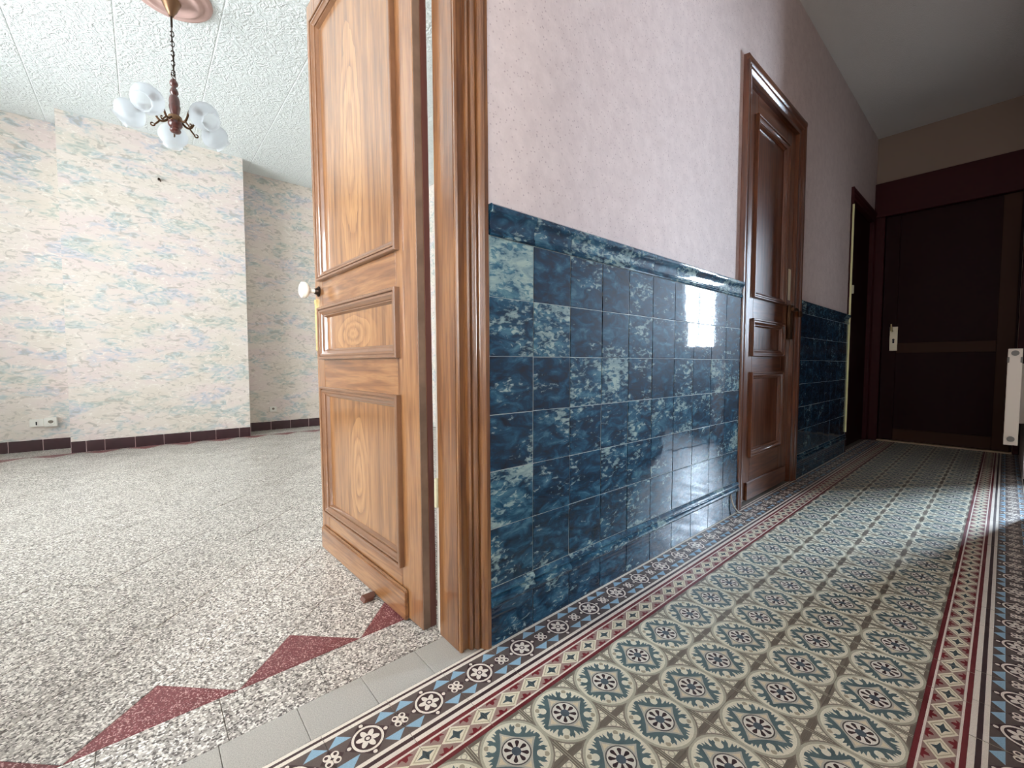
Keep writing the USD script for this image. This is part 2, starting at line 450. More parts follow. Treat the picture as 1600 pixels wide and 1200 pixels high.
M_plinth = plain('brown_plinth_tile', lin(58, 32, 38), 0.3, coat=0.4, bscale=18, var=0.2)
M_plastic = plain('white_plastic', lin(230, 228, 220), 0.35)
M_slot = plain('black_slot', lin(24, 22, 22), 0.5)
M_radiator = plain('radiator_enamel', lin(224, 206, 184), 0.35)
M_plug = plain('radiator_plug', lin(120, 112, 100), 0.5)
M_handleplate = plain('aluminium_plate', lin(226, 214, 184), 0.35, metallic=0.25)
M_cable = plain('cream_cable', lin(206, 198, 184), 0.5)
M_wedge = plain('wedge_wood', lin(88, 50, 36), 0.55)
M_shade = mat('frosted_glass', {
    'g': ('geometry', {}), 'n': ('noise_texture', {'scale': 30.0, 'detail': 2.0}), 'b': ('bump', {'strength': 0.1, 'distance': 0.004}),
    'p': ('principled_bsdf', {'base_color': (0.93, 0.95, 0.97), 'roughness': 0.32, 'transmission_weight': 0.72, 'ior': 1.25}),
    't': ('translucent_bsdf', {'color': (0.9, 0.92, 0.94)}), 'tr': ('transparent_bsdf', {'color': (0.96, 0.98, 1.0)}),
    'm': ('mix_closure', {'fac': 0.30}), 'm2': ('mix_closure', {'fac': 0.45})},
    [('g.position', 'n.vector'), ('n.fac', 'b.height'), ('b.normal', 'p.normal'), ('p.BSDF', 'm.closure1'), ('t.BSDF', 'm.closure2'), ('m.closure', 'm2.closure1'), ('tr.BSDF', 'm2.closure2')], surface='m2.closure')
M_pane = mat('window_pane', {
    'f': ('fresnel', {'IOR': 1.45}), 't': ('transparent_bsdf', {'color': (0.97, 0.98, 0.98)}), 'gl': ('glossy_bsdf', {'color': (1, 1, 1), 'roughness': 0.02}), 'm': ('mix_closure', {})},
    [('f.fac', 'm.fac'), ('t.BSDF', 'm.closure1'), ('gl.BSDF', 'm.closure2')], surface='m.closure')

# ------------------------------------------------------------------ structure: hall
XP = -0.88          # plaster face of the hall wall
XT = -0.863         # tile face
ZH, ZR = 2.91, 2.81  # ceilings
YF, YE = -2.8, 5.44
D1 = (-0.26, 0.602)     # opening of door 1
D2 = (2.28, 3.135)
D3 = (4.50, 5.42)

wl = thing('wall_left', 'pink flecked hall wall above a blue marbled tile wainscot with three doors', 'wall', kind='structure')
obj('plaster', cat(bx(-1.0, XP, YF, D1[0] - .058, 0, ZH), bx(-1.0, XP, D1[0] - .058, D1[1] + .06, 2.274, ZH), bx(-0.995, XP, .662, D2[0], 0, ZH),
                   bx(-1.0, XP, D2[0], D2[1], 2.201, ZH), bx(-1.0, XP, D2[1], D3[0], 0, ZH), bx(-1.0, XP, D3[0], D3[1], 2.161, ZH), bx(-1.0, XP, D3[1], YE, 0, ZH)), M_pink, wl)

wr = thing('wall_right', 'plain right hand hall wall with a doorway to a bright side room', 'wall', kind='structure')
obj('plaster', cat(bx(0.10, 0.20, 0.75, 3.25, 0, ZH), bx(0.10, 0.20, 3.25, 4.32, 2.2, ZH), bx(0.10, 0.20, 4.32, YE, 0, ZH), bx(0.10, 0.20, -2.2, 0.75, 2.4, ZH), bx(0.10, 0.20, YF, -2.2, 0, ZH)), M_pink, wr)

we = thing('wall_end', 'dim end wall of the hall above the brown double height door frame', 'wall', kind='structure')
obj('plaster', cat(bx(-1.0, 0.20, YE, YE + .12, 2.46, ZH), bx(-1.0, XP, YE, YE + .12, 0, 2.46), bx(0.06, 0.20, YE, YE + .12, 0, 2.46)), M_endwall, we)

wfr = thing('wall_front', 'street side wall behind the camera with window and entrance openings', 'wall', kind='structure')
obj('plaster', cat(bx(-5.6, -4.30, YF - .15, YF, 0, ZH), bx(-1.80, -0.82, YF - .15, YF, 0, ZH), bx(-4.30, -1.80, YF - .15, YF, 0, 0.75), bx(-4.30, -1.80, YF - .15, YF, 2.5, ZH),
                   bx(-0.02, 1.4, YF - .15, YF, 0, ZH), bx(-0.82, -0.02, YF - .15, YF, 0, 1.0), bx(-0.82, -0.02, YF - .15, YF, 2.5, ZH)), M_whiteroom, wfr)

obj('ceiling', bx(-1.0, 0.20, YF, YE + .12, ZH, ZH + .1), M_ceilhall, label='dim textured hall ceiling above the pink wall and dark end door', cat='ceiling', kind='structure')

# side room lit by the window that the wainscot mirrors, and the alcove opposite the room door
wsd = thing('wall_side', 'white walls of the side room behind the right hand doorway', 'wall', kind='structure')
obj('plaster', cat(bx(0.20, 1.8, 2.9, 3.0, 0, ZH), bx(1.7, 1.8, 3.0, 5.75, 0, ZH), bx(0.20, 0.66, 5.6, 5.75, 0, ZH), bx(1.24, 1.8, 5.6, 5.75, 0, ZH), bx(0.66, 1.24, 5.6, 5.75, 0, 0.92), bx(0.66, 1.24, 5.6, 5.75, 2.32, ZH),
                   bx(0.20, 1.8, 2.9, 5.75, ZH, ZH + .1), bx(0.20, 1.4, 0.95, 1.05, 0, ZH), bx(1.3, 1.4, -1.0, 0.95, 0, ZH), bx(1.3, 1.4, YF, -2.6, 0, ZH), bx(1.3, 1.4, -2.6, -1.0, 0, .75), bx(1.3, 1.4, -2.6, -1.0, 2.35, ZH), bx(0.20, 1.4, YF, 1.05, ZH, ZH + .1)), M_sideroom, wsd)
w2 = thing('window_2', 'narrow side room window behind the right hand doorway', 'window', kind='structure')
obj('window_frame', cat(bx(0.66, 0.71, 5.62, 5.68, .92, 2.32), bx(1.19, 1.24, 5.62, 5.68, .92, 2.32), bx(0.71, 1.19, 5.62, 5.68, .92, .98), bx(0.71, 1.19, 5.62, 5.68, 2.26, 2.32), bx(.93, .97, 5.62, 5.68, .98, 2.26)), M_white, w2)
obj('pane', bx(0.71, .93, 5.645, 5.65, .98, 2.26), M_pane, w2)
obj('pane', bx(0.97, 1.19, 5.645, 5.65, .98, 2.26), M_pane, w2)
w1 = thing('window_1', 'wide white front room window on the street side', 'window', kind='structure')
obj('window_frame', cat(bx(-4.3, -4.23, YF - .10, YF - .04, .75, 2.5), bx(-1.87, -1.8, YF - .10, YF - .04, .75, 2.5), bx(-4.23, -1.87, YF - .10, YF - .04, .75, .82), bx(-4.23, -1.87, YF - .10, YF - .04, 2.43, 2.5),
                       bx(-3.08, -3.02, YF - .10, YF - .04, .82, 2.43)), M_white, w1)
obj('pane', bx(-4.23, -3.08, YF - .075, YF - .07, .82, 2.43), M_pane, w1)
obj('pane', bx(-3.02, -1.87, YF - .075, YF - .07, .82, 2.43), M_pane, w1)
w3 = thing('window_3', 'glazed upper part of the entrance behind the camera', 'window', kind='structure')
obj('window_frame', cat(bx(-.82, -.76, YF - .10, YF - .04, 1.0, 2.5), bx(-.08, -.02, YF - .10, YF - .04, 1.0, 2.5), bx(-.76, -.08, YF - .10, YF - .04, 1.0, 1.06), bx(-.76, -.08, YF - .10, YF - .04, 2.44, 2.5)), M_wood, w3)
obj('pane', bx(-.76, -.08, YF - .075, YF - .07, 1.06, 2.44), M_pane, w3)

w4 = thing('window_4', 'side window of the alcove to the right of the camera', 'window', kind='structure')
obj('window_frame', cat(bx(1.33, 1.38, -2.6, -2.54, .75, 2.35), bx(1.33, 1.38, -1.06, -1.0, .75, 2.35), bx(1.33, 1.38, -2.54, -1.06, .75, .81), bx(1.33, 1.38, -2.54, -1.06, 2.29, 2.35)), M_white, w4)
obj('pane', bx(1.352, 1.357, -2.54, -1.06, .81, 2.29), M_pane, w4)

# ------------------------------------------------------------------ structure: the room
wf = thing('wall_far', 'far wall of the bright room in blurred blue and peach floral wallpaper with a chimney breast', 'wall', kind='structure')
obj('wallpaper', bx(-5.55, -5.43, YF, 2.7, 0, ZR + .1), M_floral, wf)
obj('chimney_breast', bx(-5.43, -5.10, -0.47, 0.83, 0, ZR), M_floral, wf)
wb = thing('wall_back', 'back wall of the bright room hidden behind the open door', 'wall', kind='structure')
obj('wallpaper', bx(-5.43, -0.995, 2.6, 2.7, 0, ZR + .1), M_floral, wb)

ce = thing('ceiling_001', 'white embossed panel ceiling of the bright room', 'ceiling', kind='structure')
obj('slab', bx(-5.43, -1.0, YF, 2.6, ZR + .012, ZR + .1), M_whiteroom, ce)
yj = [-0.552 + .4885 * k for k in range(-5, 8)]
for a, b in zip(yj[:-1], yj[1:]):
    a2, b2 = max(a, YF), min(b, 2.6)
    c = .003
    pr = [(a2, ZR + .012), (a2, ZR + c), (a2 + 2 * c, ZR), (b2 - 2 * c, ZR), (b2, ZR + c), (b2, ZR + .012)]
    obj('ceiling_panel', prism(pr, (lambda p, q: (-5.43, p, q), lambda p, q: (-1.0, p, q))), M_ceilpanel, ce)

# ------------------------------------------------------------------ plinth tiles along the far wall
bs = thing('baseboard_far', 'dark brown plinth tiles along the floral far wall', 'baseboard', kind='structure')


def plinth_run(x, joints):
    for a, b in zip(joints[:-1], joints[1:]):
        obj('plinth_tile', cbx(x, x + .010, a + .0025, b - .0025, 0.0, .094, .0015), M_plinth, bs)
    obj('grout', bx(x, x + .007, joints[0], joints[-1], 0, .092), M_grout_light, bs)


plinth_run(-5.43, [-1.459, -1.261, -1.063, -.865, -.667, -.471])
plinth_run(-5.10, [-.47, -.379, -.264, -.066, .134, .332, .533, .731, .83])
plinth_run(-5.43, [.832, .888, 1.086, 1.285, 1.484, 1.683, 1.882, 2.081, 2.28])

# ------------------------------------------------------------------ floors
PX, PY = 0.1425, 0.1390
XB = -0.877
fl = thing('floor', 'hall floor of patterned cement tiles with rosettes between two decorated borders', 'floor', kind='structure')
obj('mortar_bed', bx(-1.0, 0.20, YF, YE + .12, -.12, -.0025), M_mortar, fl)
obj('plain_floor', cat(bx(XB, 0.10, YF, .035, -.0025, 0.0), bx(0.10, 1.7, YF, 5.6, -.12, 0.0)), M_greytile, fl)

C = dict(cream=lin(236, 233, 212), lgrey=lin(188, 187, 166), taupe=lin(120, 112, 100), taupe2=lin(138, 130, 116), teal=lin(94, 116, 118), star=lin(194, 192, 178),
         scream=lin(226, 214, 184), ring=lin(84, 82, 78), white=lin(236, 234, 222), petal=lin(58, 40, 42), core=lin(84, 98, 108), bud=lin(176, 168, 144),
         band=lin(100, 88, 84), plum=lin(66, 48, 50), bwhite=lin(240, 232, 218), sky=lin(150, 188, 210), red=lin(118, 46, 50), rose=lin(166, 140, 130),
         dred=lin(124, 34, 42), dcream=lin(238, 231, 206), tan=lin(196, 186, 158), dteal=lin(72, 88, 92), dark=lin(70, 52, 54), side=lin(150, 142, 128))


def partition(square, layers):
    """layers bottom to top -> list of (polygon, colour) not overlapping"""
    out, above = [], None
    for shp, col in reversed(layers):
        s = shp.intersection(square)
        vis = s if above is None else s.difference(above)
        above = s if above is None else above.union(s)
        if not vis.is_empty:
            out.append((vis, col))
    return out


def paint_mesh(square, layers, thick=.0022):
    V, F, T = [], [], []
    for shp, col in partition(square, layers):
        for g in getattr(shp, 'geoms', [shp]):
            if g.geom_type != 'Polygon' or g.area < 1e-9:
                continue
            v, f = trimesh.creation.triangulate_polygon(g, engine='earcut')
            v = np.asarray(v)
            f = np.asarray(f)
            d1, d2 = v[f[:, 1]] - v[f[:, 0]], v[f[:, 2]] - v[f[:, 0]]
            cr = d1[:, 0] * d2[:, 1] - d1[:, 1] * d2[:, 0]
            f[cr < 0] = f[cr < 0][:, ::-1]
            F.append(f + sum(len(x) for x in V))
            V.append(np.c_[v[:, :2], np.zeros(len(v))])
            T.append(np.tile(C[col], (len(v), 1)))
    # sides
    x0, y0, x1, y1 = square.bounds
    q = [(x0, y0), (x1, y0), (x1, y1), (x0, y1)]
    n0 = sum(len(x) for x in V)
    e = .0002
    sv = [(x, y, 0.0) for x, y in q] + [(x + (e if x == x0 else -e) * -1, y + (e if y == y0 else -e) * -1, -thick) for x, y in q]
    sf = []
    for i in range(4):
        j = (i + 1) % 4
        sf += [[i, 4 + i, 4 + j], [i, 4 + j, j]]
    V.append(np.array(sv)); F.append(np.array(sf) + n0); T.append(np.tile(C['side'], (8, 1)))
    return np.vstack(V), np.vstack(F), np.vstack(T)


def circ(x, y, r, n=16):
    return Point(x, y).buffer(r, quad_segs=max(2, n // 4))


def rosette(hi=True):
    s = .07
    nq = 32 if hi else 16
    L = []
    sq = sbox(-s, -s, s, s)
    L.append((sq, 'cream'))
    S = lambda g: affinity.scale(g, s, s, origin=(0, 0))
    if hi:   # scalloped lattice in the corners
        for a in (-1, 1):
            for b in (-1, 1):
                for r in (.10, .21, .32):
                    L.append((S(circ(a * .80, b * .80, r, 16).difference(circ(a * .80, b * .80, r - .035, 16))), 'lgrey'))
    w = .085
    for q in (sbox(-1, 1 - w, 1, 1), sbox(-1, -1, 1, -1 + w)):
        L.append((S(q), 'taupe'))
    w = .105
    for q in (sbox(-1, -1, -1 + w, 1), sbox(1 - w, -1, 1, 1)):
        L.append((S(q), 'taupe'))
    if hi:
        for q in (sbox(-1, 1 - .045, 1, 1 - .025), sbox(-1, -1 + .025, 1, -1 + .045)):
            L.append((S(q), 'lgrey'))
    L.append((S(circ(0, 0, 1.065, nq)), 'taupe2'))
    L.append((S(circ(0, 0, 1.022, nq)), 'lgrey'))
    L.append((S(circ(0, 0, .945, nq)), 'cream'))
    # teal leaf ring
    half = [(0, .865), (5, .86), (8, .77), (11, .865), (14, .74), (18, .85), (21, .70), (24.5, .64), (26, .79), (30, .90), (32.5, .80), (37, .84), (38.5, .74), (40, .62), (45, .60)] if hi else \
        [(0, .87), (9, .83), (14, .86), (20, .78), (30, .88), (38, .78), (45, .64)]
    pts = []
    for k in range(4):
        base = 90 * k
        seq = [(base + a, r) for a, r in half] + [(base + 90 - a, r) for a, r in half[::-1][1:-1]]
        pts += seq
    ringp = Polygon([(r * math.cos(math.radians(a)), r * math.sin(math.radians(a))) for a, r in pts])
    L.append((S(ringp), 'teal'))
    if hi:   # cream drops cutting into the leaves
        for k in range(4):
            for sg in (-1, 1):
                for a0, r0, rad in ((23.5, .70, .034), (8, .79, .022), (14.5, .79, .02)):
                    a = math.radians(90 * k + sg * a0)
                    L.append((S(circ(r0 * math.cos(a), r0 * math.sin(a), rad, 8)), 'cream'))
    for k in range(4):
        a = math.radians(45 + 90 * k)
        L.append((S(circ(.84 * math.cos(a), .84 * math.sin(a), .075, 12)), 'bud'))
        L.append((S(circ(.675 * math.cos(a), .675 * math.sin(a), .115, 14)), 'cream'))
    # concave star
    st = []
    for k in range(4):
        for t in np.linspace(0, 1, 9)[:-1]:
            p0, p1 = np.array([math.cos(math.pi / 2 * k), math.sin(math.pi / 2 * k)]) * .74, np.array([math.cos(math.pi / 2 * (k + 1)), math.sin(math.pi / 2 * (k + 1))]) * .74
            c = np.array([math.cos(math.pi / 2 * k + math.pi / 4), math.sin(math.pi / 2 * k + math.pi / 4)]) * .385
            st.append((1 - t) ** 2 * p0 + 2 * t * (1 - t) * c + t * t * p1)
    star = Polygon(st)
    L.append((S(star), 'star'))
    if hi:
        L.append((S(star.buffer(-.055).difference(circ(0, 0, .47, 32))), 'scream'))
    L.append((S(circ(0, 0, .42, nq)), 'ring'))
    L.append((S(circ(0, 0, .385, nq)), 'white'))
    for k in range(8):
        a = math.pi / 4 * k
        pe = unary_union([circ(.285, 0, .062, 12), Polygon([(.13, .015), (.29, .062), (.29, -.062), (.13, -.015)])])
        L.append((S(affinity.rotate(pe, a, origin=(0, 0), use_radians=True)), 'petal'))
    L.append((S(circ(0, 0, .135, 16)), 'core'))
    return paint_mesh(sq, L)


def medallion(hi=True):
    """14 cm border tile; local x 0 .. .140 from the outside, y centred on the flower"""
    h = PY / 2 - .0004
    sq = sbox(0, -h, .1400, h)
    L = [(sq, 'band')]
    for a, b, c in ((0, .0075, 'bwhite'), (.0075, .0135, 'dark'), (.0135, .0220, 'bwhite'), (.1130, .1215, 'bwhite'), (.1215, .1300, 'dark'), (.1300, .1400, 'bwhite')):
        L.append((sbox(a, -h, b, h), c))
    cx = .0675
    k = .0455
    # sky triangles
    for sy in (0, 1):
        pass
    tri = []
    for m in (-2, -1, 0, 1):
        y0 = .0475 + m * .0465 * 1.5
    for off in (-.1390, 0.0, .1390):
        A = [(-.0455, .0465), (-.0240, .0695), (-.0240, .0245)]
        B = [(-.0455, .0925), (-.0240, .1145), (-.0240, .0705)]
        for t in (A, B):
            L.append((Polygon([(cx + x, y + off) for x, y in t]), 'sky'))
            L.append((Polygon([(cx - x, .139 - y + off) for x, y in t]), 'sky'))
    L.append((Polygon([(cx - k, 0), (cx, -k), (cx + k, 0), (cx, k)]), 'plum'))
    L.append((circ(cx, 0, .0312, 32), 'bwhite'))
    L.append((circ(cx, 0, .0262, 32), 'plum'))
    fl_ = [affinity.rotate(affinity.scale(circ(cx + .0128, 0, .0100, 16), 1.0, .56), a, origin=(cx, 0), use_radians=True) for a in np.arange(6) * math.pi / 3 + .26]
    L.append((unary_union(fl_ + [circ(cx, 0, .0095, 12)]), 'bwhite'))
    L.append((circ(cx, 0, .0072, 8), 'plum'))
    L.append((circ(cx, 0, .0040, 12), 'bwhite'))
    for dx, dy in ((.0372, 0), (-.0372, 0), (0, .0372), (0, -.0372)):
        L.append((circ(cx + dx, dy, .0043, 12), 'bwhite'))
    q = .0225
    for yy in (-PY / 2, PY / 2):
        L.append((Polygon([(cx - q, yy), (cx, yy - q), (cx + q, yy), (cx, yy + q)]), 'plum'))
        for dx in (-1, 1):
            for dy in (-1, 1):
                L.append((circ(cx + dx * .0072, yy + dy * .0072, .0078, 16), 'bwhite'))
        for dx in (-1, 1):
            for dy in (-1, 1):
                L.append((circ(cx + dx * .0084, yy + dy * .0084, .0037, 10), 'plum'))
    return paint_mesh(sq, L)


def diamond_tile():
    h = PY / 2 - .0004
    w = .0722
    sq = sbox(0, -h, w, h)
    L = [(sq, 'rose')]
    for a, b, c in ((0, .0085, 'red'), (.0085, .0125, 'bwhite'), (w - .0125, w - .0085, 'bwhite'), (w - .0085, w, 'red')):
        L.append((sbox(a, -h, b, h), c))
    cx = w / 2
    p = PY / 2
    for yy in (-PY / 2 - p / 2, -p / 2, p / 2, PY / 2 + p / 2):     # flourishes between the diamonds
        for sx in (-1, 1):
            pts = [(cx + sx * .0225, yy - .012), (cx + sx * .0160, yy - .0165), (cx + sx * .0185, yy - .006), (cx + sx * .0095, yy - .002), (cx + sx * .0120, yy + .004), (cx + sx * .0185, yy + .006), (cx + sx * .0160, yy + .0165), (cx + sx * .0225, yy + .012)]
            L.append((Polygon(pts).buffer(0), 'dred'))
    for yy in (-PY / 2, 0, PY / 2):
        for f_, c in ((1.0, 'dcream'), (.80, 'tan'), (.68, 'dcream')):
            a, b = .0236 * f_, p / 2 * f_
            L.append((Polygon([(cx - a, yy), (cx, yy - b), (cx + a, yy), (cx, yy + b)]), c))
        st = []
        tip = [(.0130, 0), (0, .0190), (-.0130, 0), (0, -.0190)]
        for i in range(4):
            t0, t1 = np.array(tip[i]), np.array(tip[(i + 1) % 4])
            st += [t0, (t0 + t1) * .30]
        L.append((Polygon([(cx + x, yy + y) for x, y in st]), 'dteal'))
    return paint_mesh(sq, L)


def put(name, mesh, x, y, sx=1.0, sy=1.0, flip=False, kind=None):
    v, f, t = mesh
    v = v.copy()
    if flip:
        v[:, 0] *= -1
        f = f[:, ::-1]
    v = v * [sx, sy, 1] + [x, y, rng.normal(0, .00025)]
    obj(name, (v, f), M_cement, fl, tint=t, kind=kind)


def merge(lst):
    V, F, T, n = [], [], [], 0
    for (v, f, t), x, y, sx, sy, flip in lst:
        v = v.copy()
        if flip:
            v[:, 0] *= -1
            f = f[:, ::-1]
        V.append(v * [sx, sy, 1] + [x, y, 0]); F.append(f + n); T.append(t); n += len(v)
    return np.vstack(V), np.vstack(F), np.vstack(T)


RH, RL, MD, DT = rosette(True), rosette(False), medallion(), diamond_tile()
XD = XB + .1402              # left edge of diamond strip
XF = XD + .0727              # field start
XF2 = XF + 4 * PX            # field end
rows = range(-3, 36)
far_ros, far_med, far_dia = [], [], []
NEAR = 3.3
for k in rows:
    y = .525 + PY * k
    if y > YE - .02 or y < .02:
        continue
    for i in range(4):
        x = XF + PX * (i + .5)
        m = RH if y < 2.3 else RL
        sx, sy = (PX - .0003) / .14, (PY - .0003) / .14
        if y < NEAR:
            put('rosette_tile', m, x, y, sx, sy)
        else:
            far_ros.append((m, x, y, sx, sy, False))
for k in range(-3, 37):
    y = .458 + PY * k
    if y > YE - .05 or y < .05:
        continue
    for x, fz, nm, m, acc in ((XB, False, 'medallion_tile', MD, far_med), (XD, False, 'diamond_tile', DT, far_dia),
                              (XF2 + .0005 + .0722, True, 'diamond_tile', DT, far_dia), (XF2 + .0730 + .1400, True, 'medallion_tile', MD, far_med)):
        yy = y + (.02 if fz and nm == 'medallion_tile' else 0.0)
        if y < NEAR:
            put(nm, m, x, yy, 1, 1, fz)
        else:
            acc.append((m, x, yy, 1, 1, fz))
for nm, acc in (('far_rosette_tiles', far_ros), ('far_medallion_tiles', far_med), ('far_diamond_tiles', far_dia)):
    v, f, t = merge(acc)
    obj(nm, (v, f), M_cement, fl, tint=t, kind='stuff')

# room floor: terrazzo squares laid on the diagonal with red half tiles
fr = thing('floor_001', 'speckled terrazzo floor of the bright room with red triangles along its border', 'floor', kind='structure')
obj('mortar_bed', bx(-5.43, -1.0, YF, 2.6, -.12, -.0025), M_mortar2, fr)
S2 = .1414
X0, Y0 = -1.128, .1455


def diamond_piece(poly, z1=0.0, g=.0006, ch=.0010):
    P = Polygon(poly).buffer(-g, join_style=2)
    Q = P.buffer(-ch, join_style=2)
    a = np.array(P.exterior.coords)[:-1]
    b = np.array(Q.exterior.coords)[:-1]
    pts = np.vstack([np.c_[a, np.full(len(a), -.02)], np.c_[a, np.full(len(a), z1 - ch * .6)], np.c_[b, np.full(len(b), z1)]])
    return trimesh.convex.convex_hull(pts)


pieces, stuffp = [], []
for m_ in range(0, 29):
    for n_ in range(-19, 18):
        if (m_ + n_) % 2 == 0:
            continue
        cx, cy = X0 - S2 * m_, Y0 + S2 * n_
        d = [(cx + S2, cy), (cx, cy + S2), (cx - S2, cy), (cx, cy - S2)]
        if m_ == 0:
            pieces.append(('red_triangle', [(cx, cy + S2), (cx - S2, cy), (cx, cy - S2)], M_terr_red, cx, cy))
        elif m_ == 28:
            pieces.append(('red_triangle', [(cx + S2, cy), (cx, cy + S2), (cx, cy - S2)], M_terr_red, cx, cy))
        else:
            pieces.append(('terrazzo_tile', d, M_terr, cx, cy))


def in_view(x, y):
    # the part of the room floor that the doorway shows
    p = np.array([x, y, 0.0]) - np.array([0, 0, EYE])
    dz = p @ fw
    if dz < .3:
        return False
    u = 800 + 667 * (p @ rt) / dz
    v = 600 - 667 * (p @ up) / dz
    return -40 < u < 690 and 600 < v < 1260


for nm, poly, mm, cx, cy in pieces:
    me = diamond_piece(poly, z1=rng.normal(0, .0003))
    if in_view(cx, cy):
        obj(nm, me, mm, fr)
    elif nm == 'terrazzo_tile':
        stuffp.append(me)
    else:
        obj(nm, me, mm, fr)
obj('hidden_terrazzo_tiles', cat(*stuffp), M_terr, fr, kind='stuff')
ys = [.108 + .198 * k for k in range(-14, 13)]
for a, b in zip(ys[:-1], ys[1:]):
    obj('border_tile', diamond_piece([(-1.128, a), (-.985, a), (-.985, b), (-1.128, b)]), M_terr, fr)
    obj('border_tile', diamond_piece([(-5.43, a), (-5.088, a), (-5.088, b), (-5.43, b)]), M_terr, fr)
yg = [.0905 + .1412 * k for k in range(-4, 5)]
for a, b in zip(yg[:-1], yg[1:]):
    obj('threshold_tile', diamond_piece([(-.985, a), (XB - .0006, a), (XB - .0006, b), (-.985, b)]), M_greytile, fr)

# ------------------------------------------------------------------ blue wainscot
obj('grout', cat(bx(XP, XT - .0015, .66, 2.25, .001, 1.075), bx(XP, XT - .0015, 3.16, 4.5, .001, 1.075)), M_whitegrout, wl)
zr = [.158, .316, .468, .617, .769, .920, 1.073]
yA = [.672, .827, .981, 1.136, 1.287, 1.44, 1.602, 1.762, 1.927, 2.078, 2.245]
yB = [3.165 + .157 * k for k in range(8)] + [4.44]
pale = {(0, 5): .19, (1, 4): .07, (0, 4): .03, (0, 1): .09, (1, 2): .03, (2, 3): .03, (9, 1): .05, (4, 2): .04, (1, 5): -.03, (3, 5): -.06, (0, 2): -.05, (4, 3): -.04, (2, 5): .0, (0, 3): -.05, (5, 3): -.05, (3, 2): .0}
for sec, yy in ((0, yA), (1, yB)):
    for i, (a, b) in enumerate(zip(yy[:-1], yy[1:])):
        sd = lambda dy: (rng.random(), dy, rng.random())
        for j in range(6):
            me = cbx(XP + .003, XT + rng.normal(0, .0003), a + .0007, b - .0007, zr[j] + .0007, zr[j + 1] - .0007, .0016)
            tilt = trimesh.transformations.rotation_matrix(rng.normal(0, .0035), [0, 0, 1], me.centroid) @ trimesh.transformations.rotation_matrix(rng.normal(0, .0035), [0, 1, 0], me.centroid)
            me.apply_transform(tilt)
            dy = pale.get((i, j), rng.normal(-.005, .028)) if sec == 0 else rng.normal(-.075, .03)
            obj('wall_tile', me, M_blue, wl, tint=sd(dy))
        capp = [(0, 1.0735), (.019, 1.0735), (.0215, 1.077), (.0195, 1.0805), (.0220, 1.085), (.0190, 1.0895), (.0175, 1.094), (.0180, 1.110), (.0215, 1.122), (.0290, 1.131), (.0320, 1.138), (.0310, 1.146), (.0250, 1.151), (0, 1.152)]
        obj('cap_tile', prof_y([(XP + .001 + x, z) for x, z in capp], a + .0006, b - .0006), M_blue, wl, tint=sd(rng.normal(.035, .03)), smooth=40)
        bp = [(0, .107), (.0195, .107), (.0265, .112), (.0300, .121), (.0280, .129), (.0205, .1335), (.0215, .138), (.0260, .143), (.0255, .150), (.0180, .1572), (0, .1575)]
        obj('base_moulding_tile', prof_y([(XP + .001 + x, z) for x, z in bp], a + .0006, b - .0006), M_blue, wl, tint=sd(rng.normal(.035, .02)), smooth=40)
        obj('plinth_tile', cbx(XP + .002, XT + .0008, a + .0006 - (.010 if i == 0 and sec == 0 else 0), b - .0006, .0005, .1065, .0016), M_blue, wl, tint=sd(rng.normal(-.01, .02)))

# ------------------------------------------------------------------ trim around door 1
t1 = thing('trim_1', 'tall moulded varnished wood casing of the open room door', 'door frame', kind='structure')
casp = [(-.997, .6015), (-.9060, .6000), (-.9045, .6035), (-.9025, .6000), (-.8960, .6000), (-.8930, .6045), (-.8940, .6095), (-.8985, .6110), (-.8985, .6250), (-.8900, .6270), (-.8850, .6310), (-.8855, .6350), (-.8905, .6365),
        (-.8870, .6380), (-.8800, .6410), (-.8760, .6460), (-.8770, .6500), (-.8800, .6515), (-.8760, .6530), (-.8690, .6545), (-.8640, .6580), (-.8620, .6610), (-.8600, .6625), (-.8600, .6740), (-.8810, .6750), (-.8810, .6600), (-.997, .6600)]
lean = np.array([[1, 0, 0, 0], [0, 1, -.0065, 0], [0, 0, 1, 0], [0, 0, 0, 1.0]])
cs = prof_z(casp, .001, 2.215)
cs.apply_transform(lean)
obj('casing', cs, M_casing, t1, smooth=35)
# near-side jamb (outside the frame) and head
mir = prof_z([(x, D1[0] + .602 - y) for x, y in casp], .001, 2.215)
obj('casing', mir, M_casing, t1, smooth=35)
obj('casing_head', prism([(x, 2.215 - .602 + y) for x, y in casp], (lambda a, b: (a, D1[0] - .07, b), lambda a, b: (a, .658, b))), M_casing, t1, smooth=35)
obj('room_side_casing', bx(-1.022, -.998, .6075, .690, .001, 2.30), M_white, t1, label='white painted strip seen through the hinge gap')

# ------------------------------------------------------------------ door 1, the open leaf
H0 = np.array([-1.030, .567, 0.0])
EU = np.array([-.99954, -.0304, 0.0])
EN = np.array([.0304, -.99954, 0.0])
UPV = np.array([0.0, -.010, 1.0])


def L3(u, z, n):
    return H0 + EU * u + UPV * z + EN * n


def leafbox(u0, u1, z0, z1, n0, n1, c=.0015):
    m = cbx(u0, u1, z0, z1, n0, n1, c)
    v = np.array([L3(*p) for p in m.vertices])
    m2 = trimesh.Trimesh(v, m.faces, process=False)
    m2.fix_normals()
    return m2


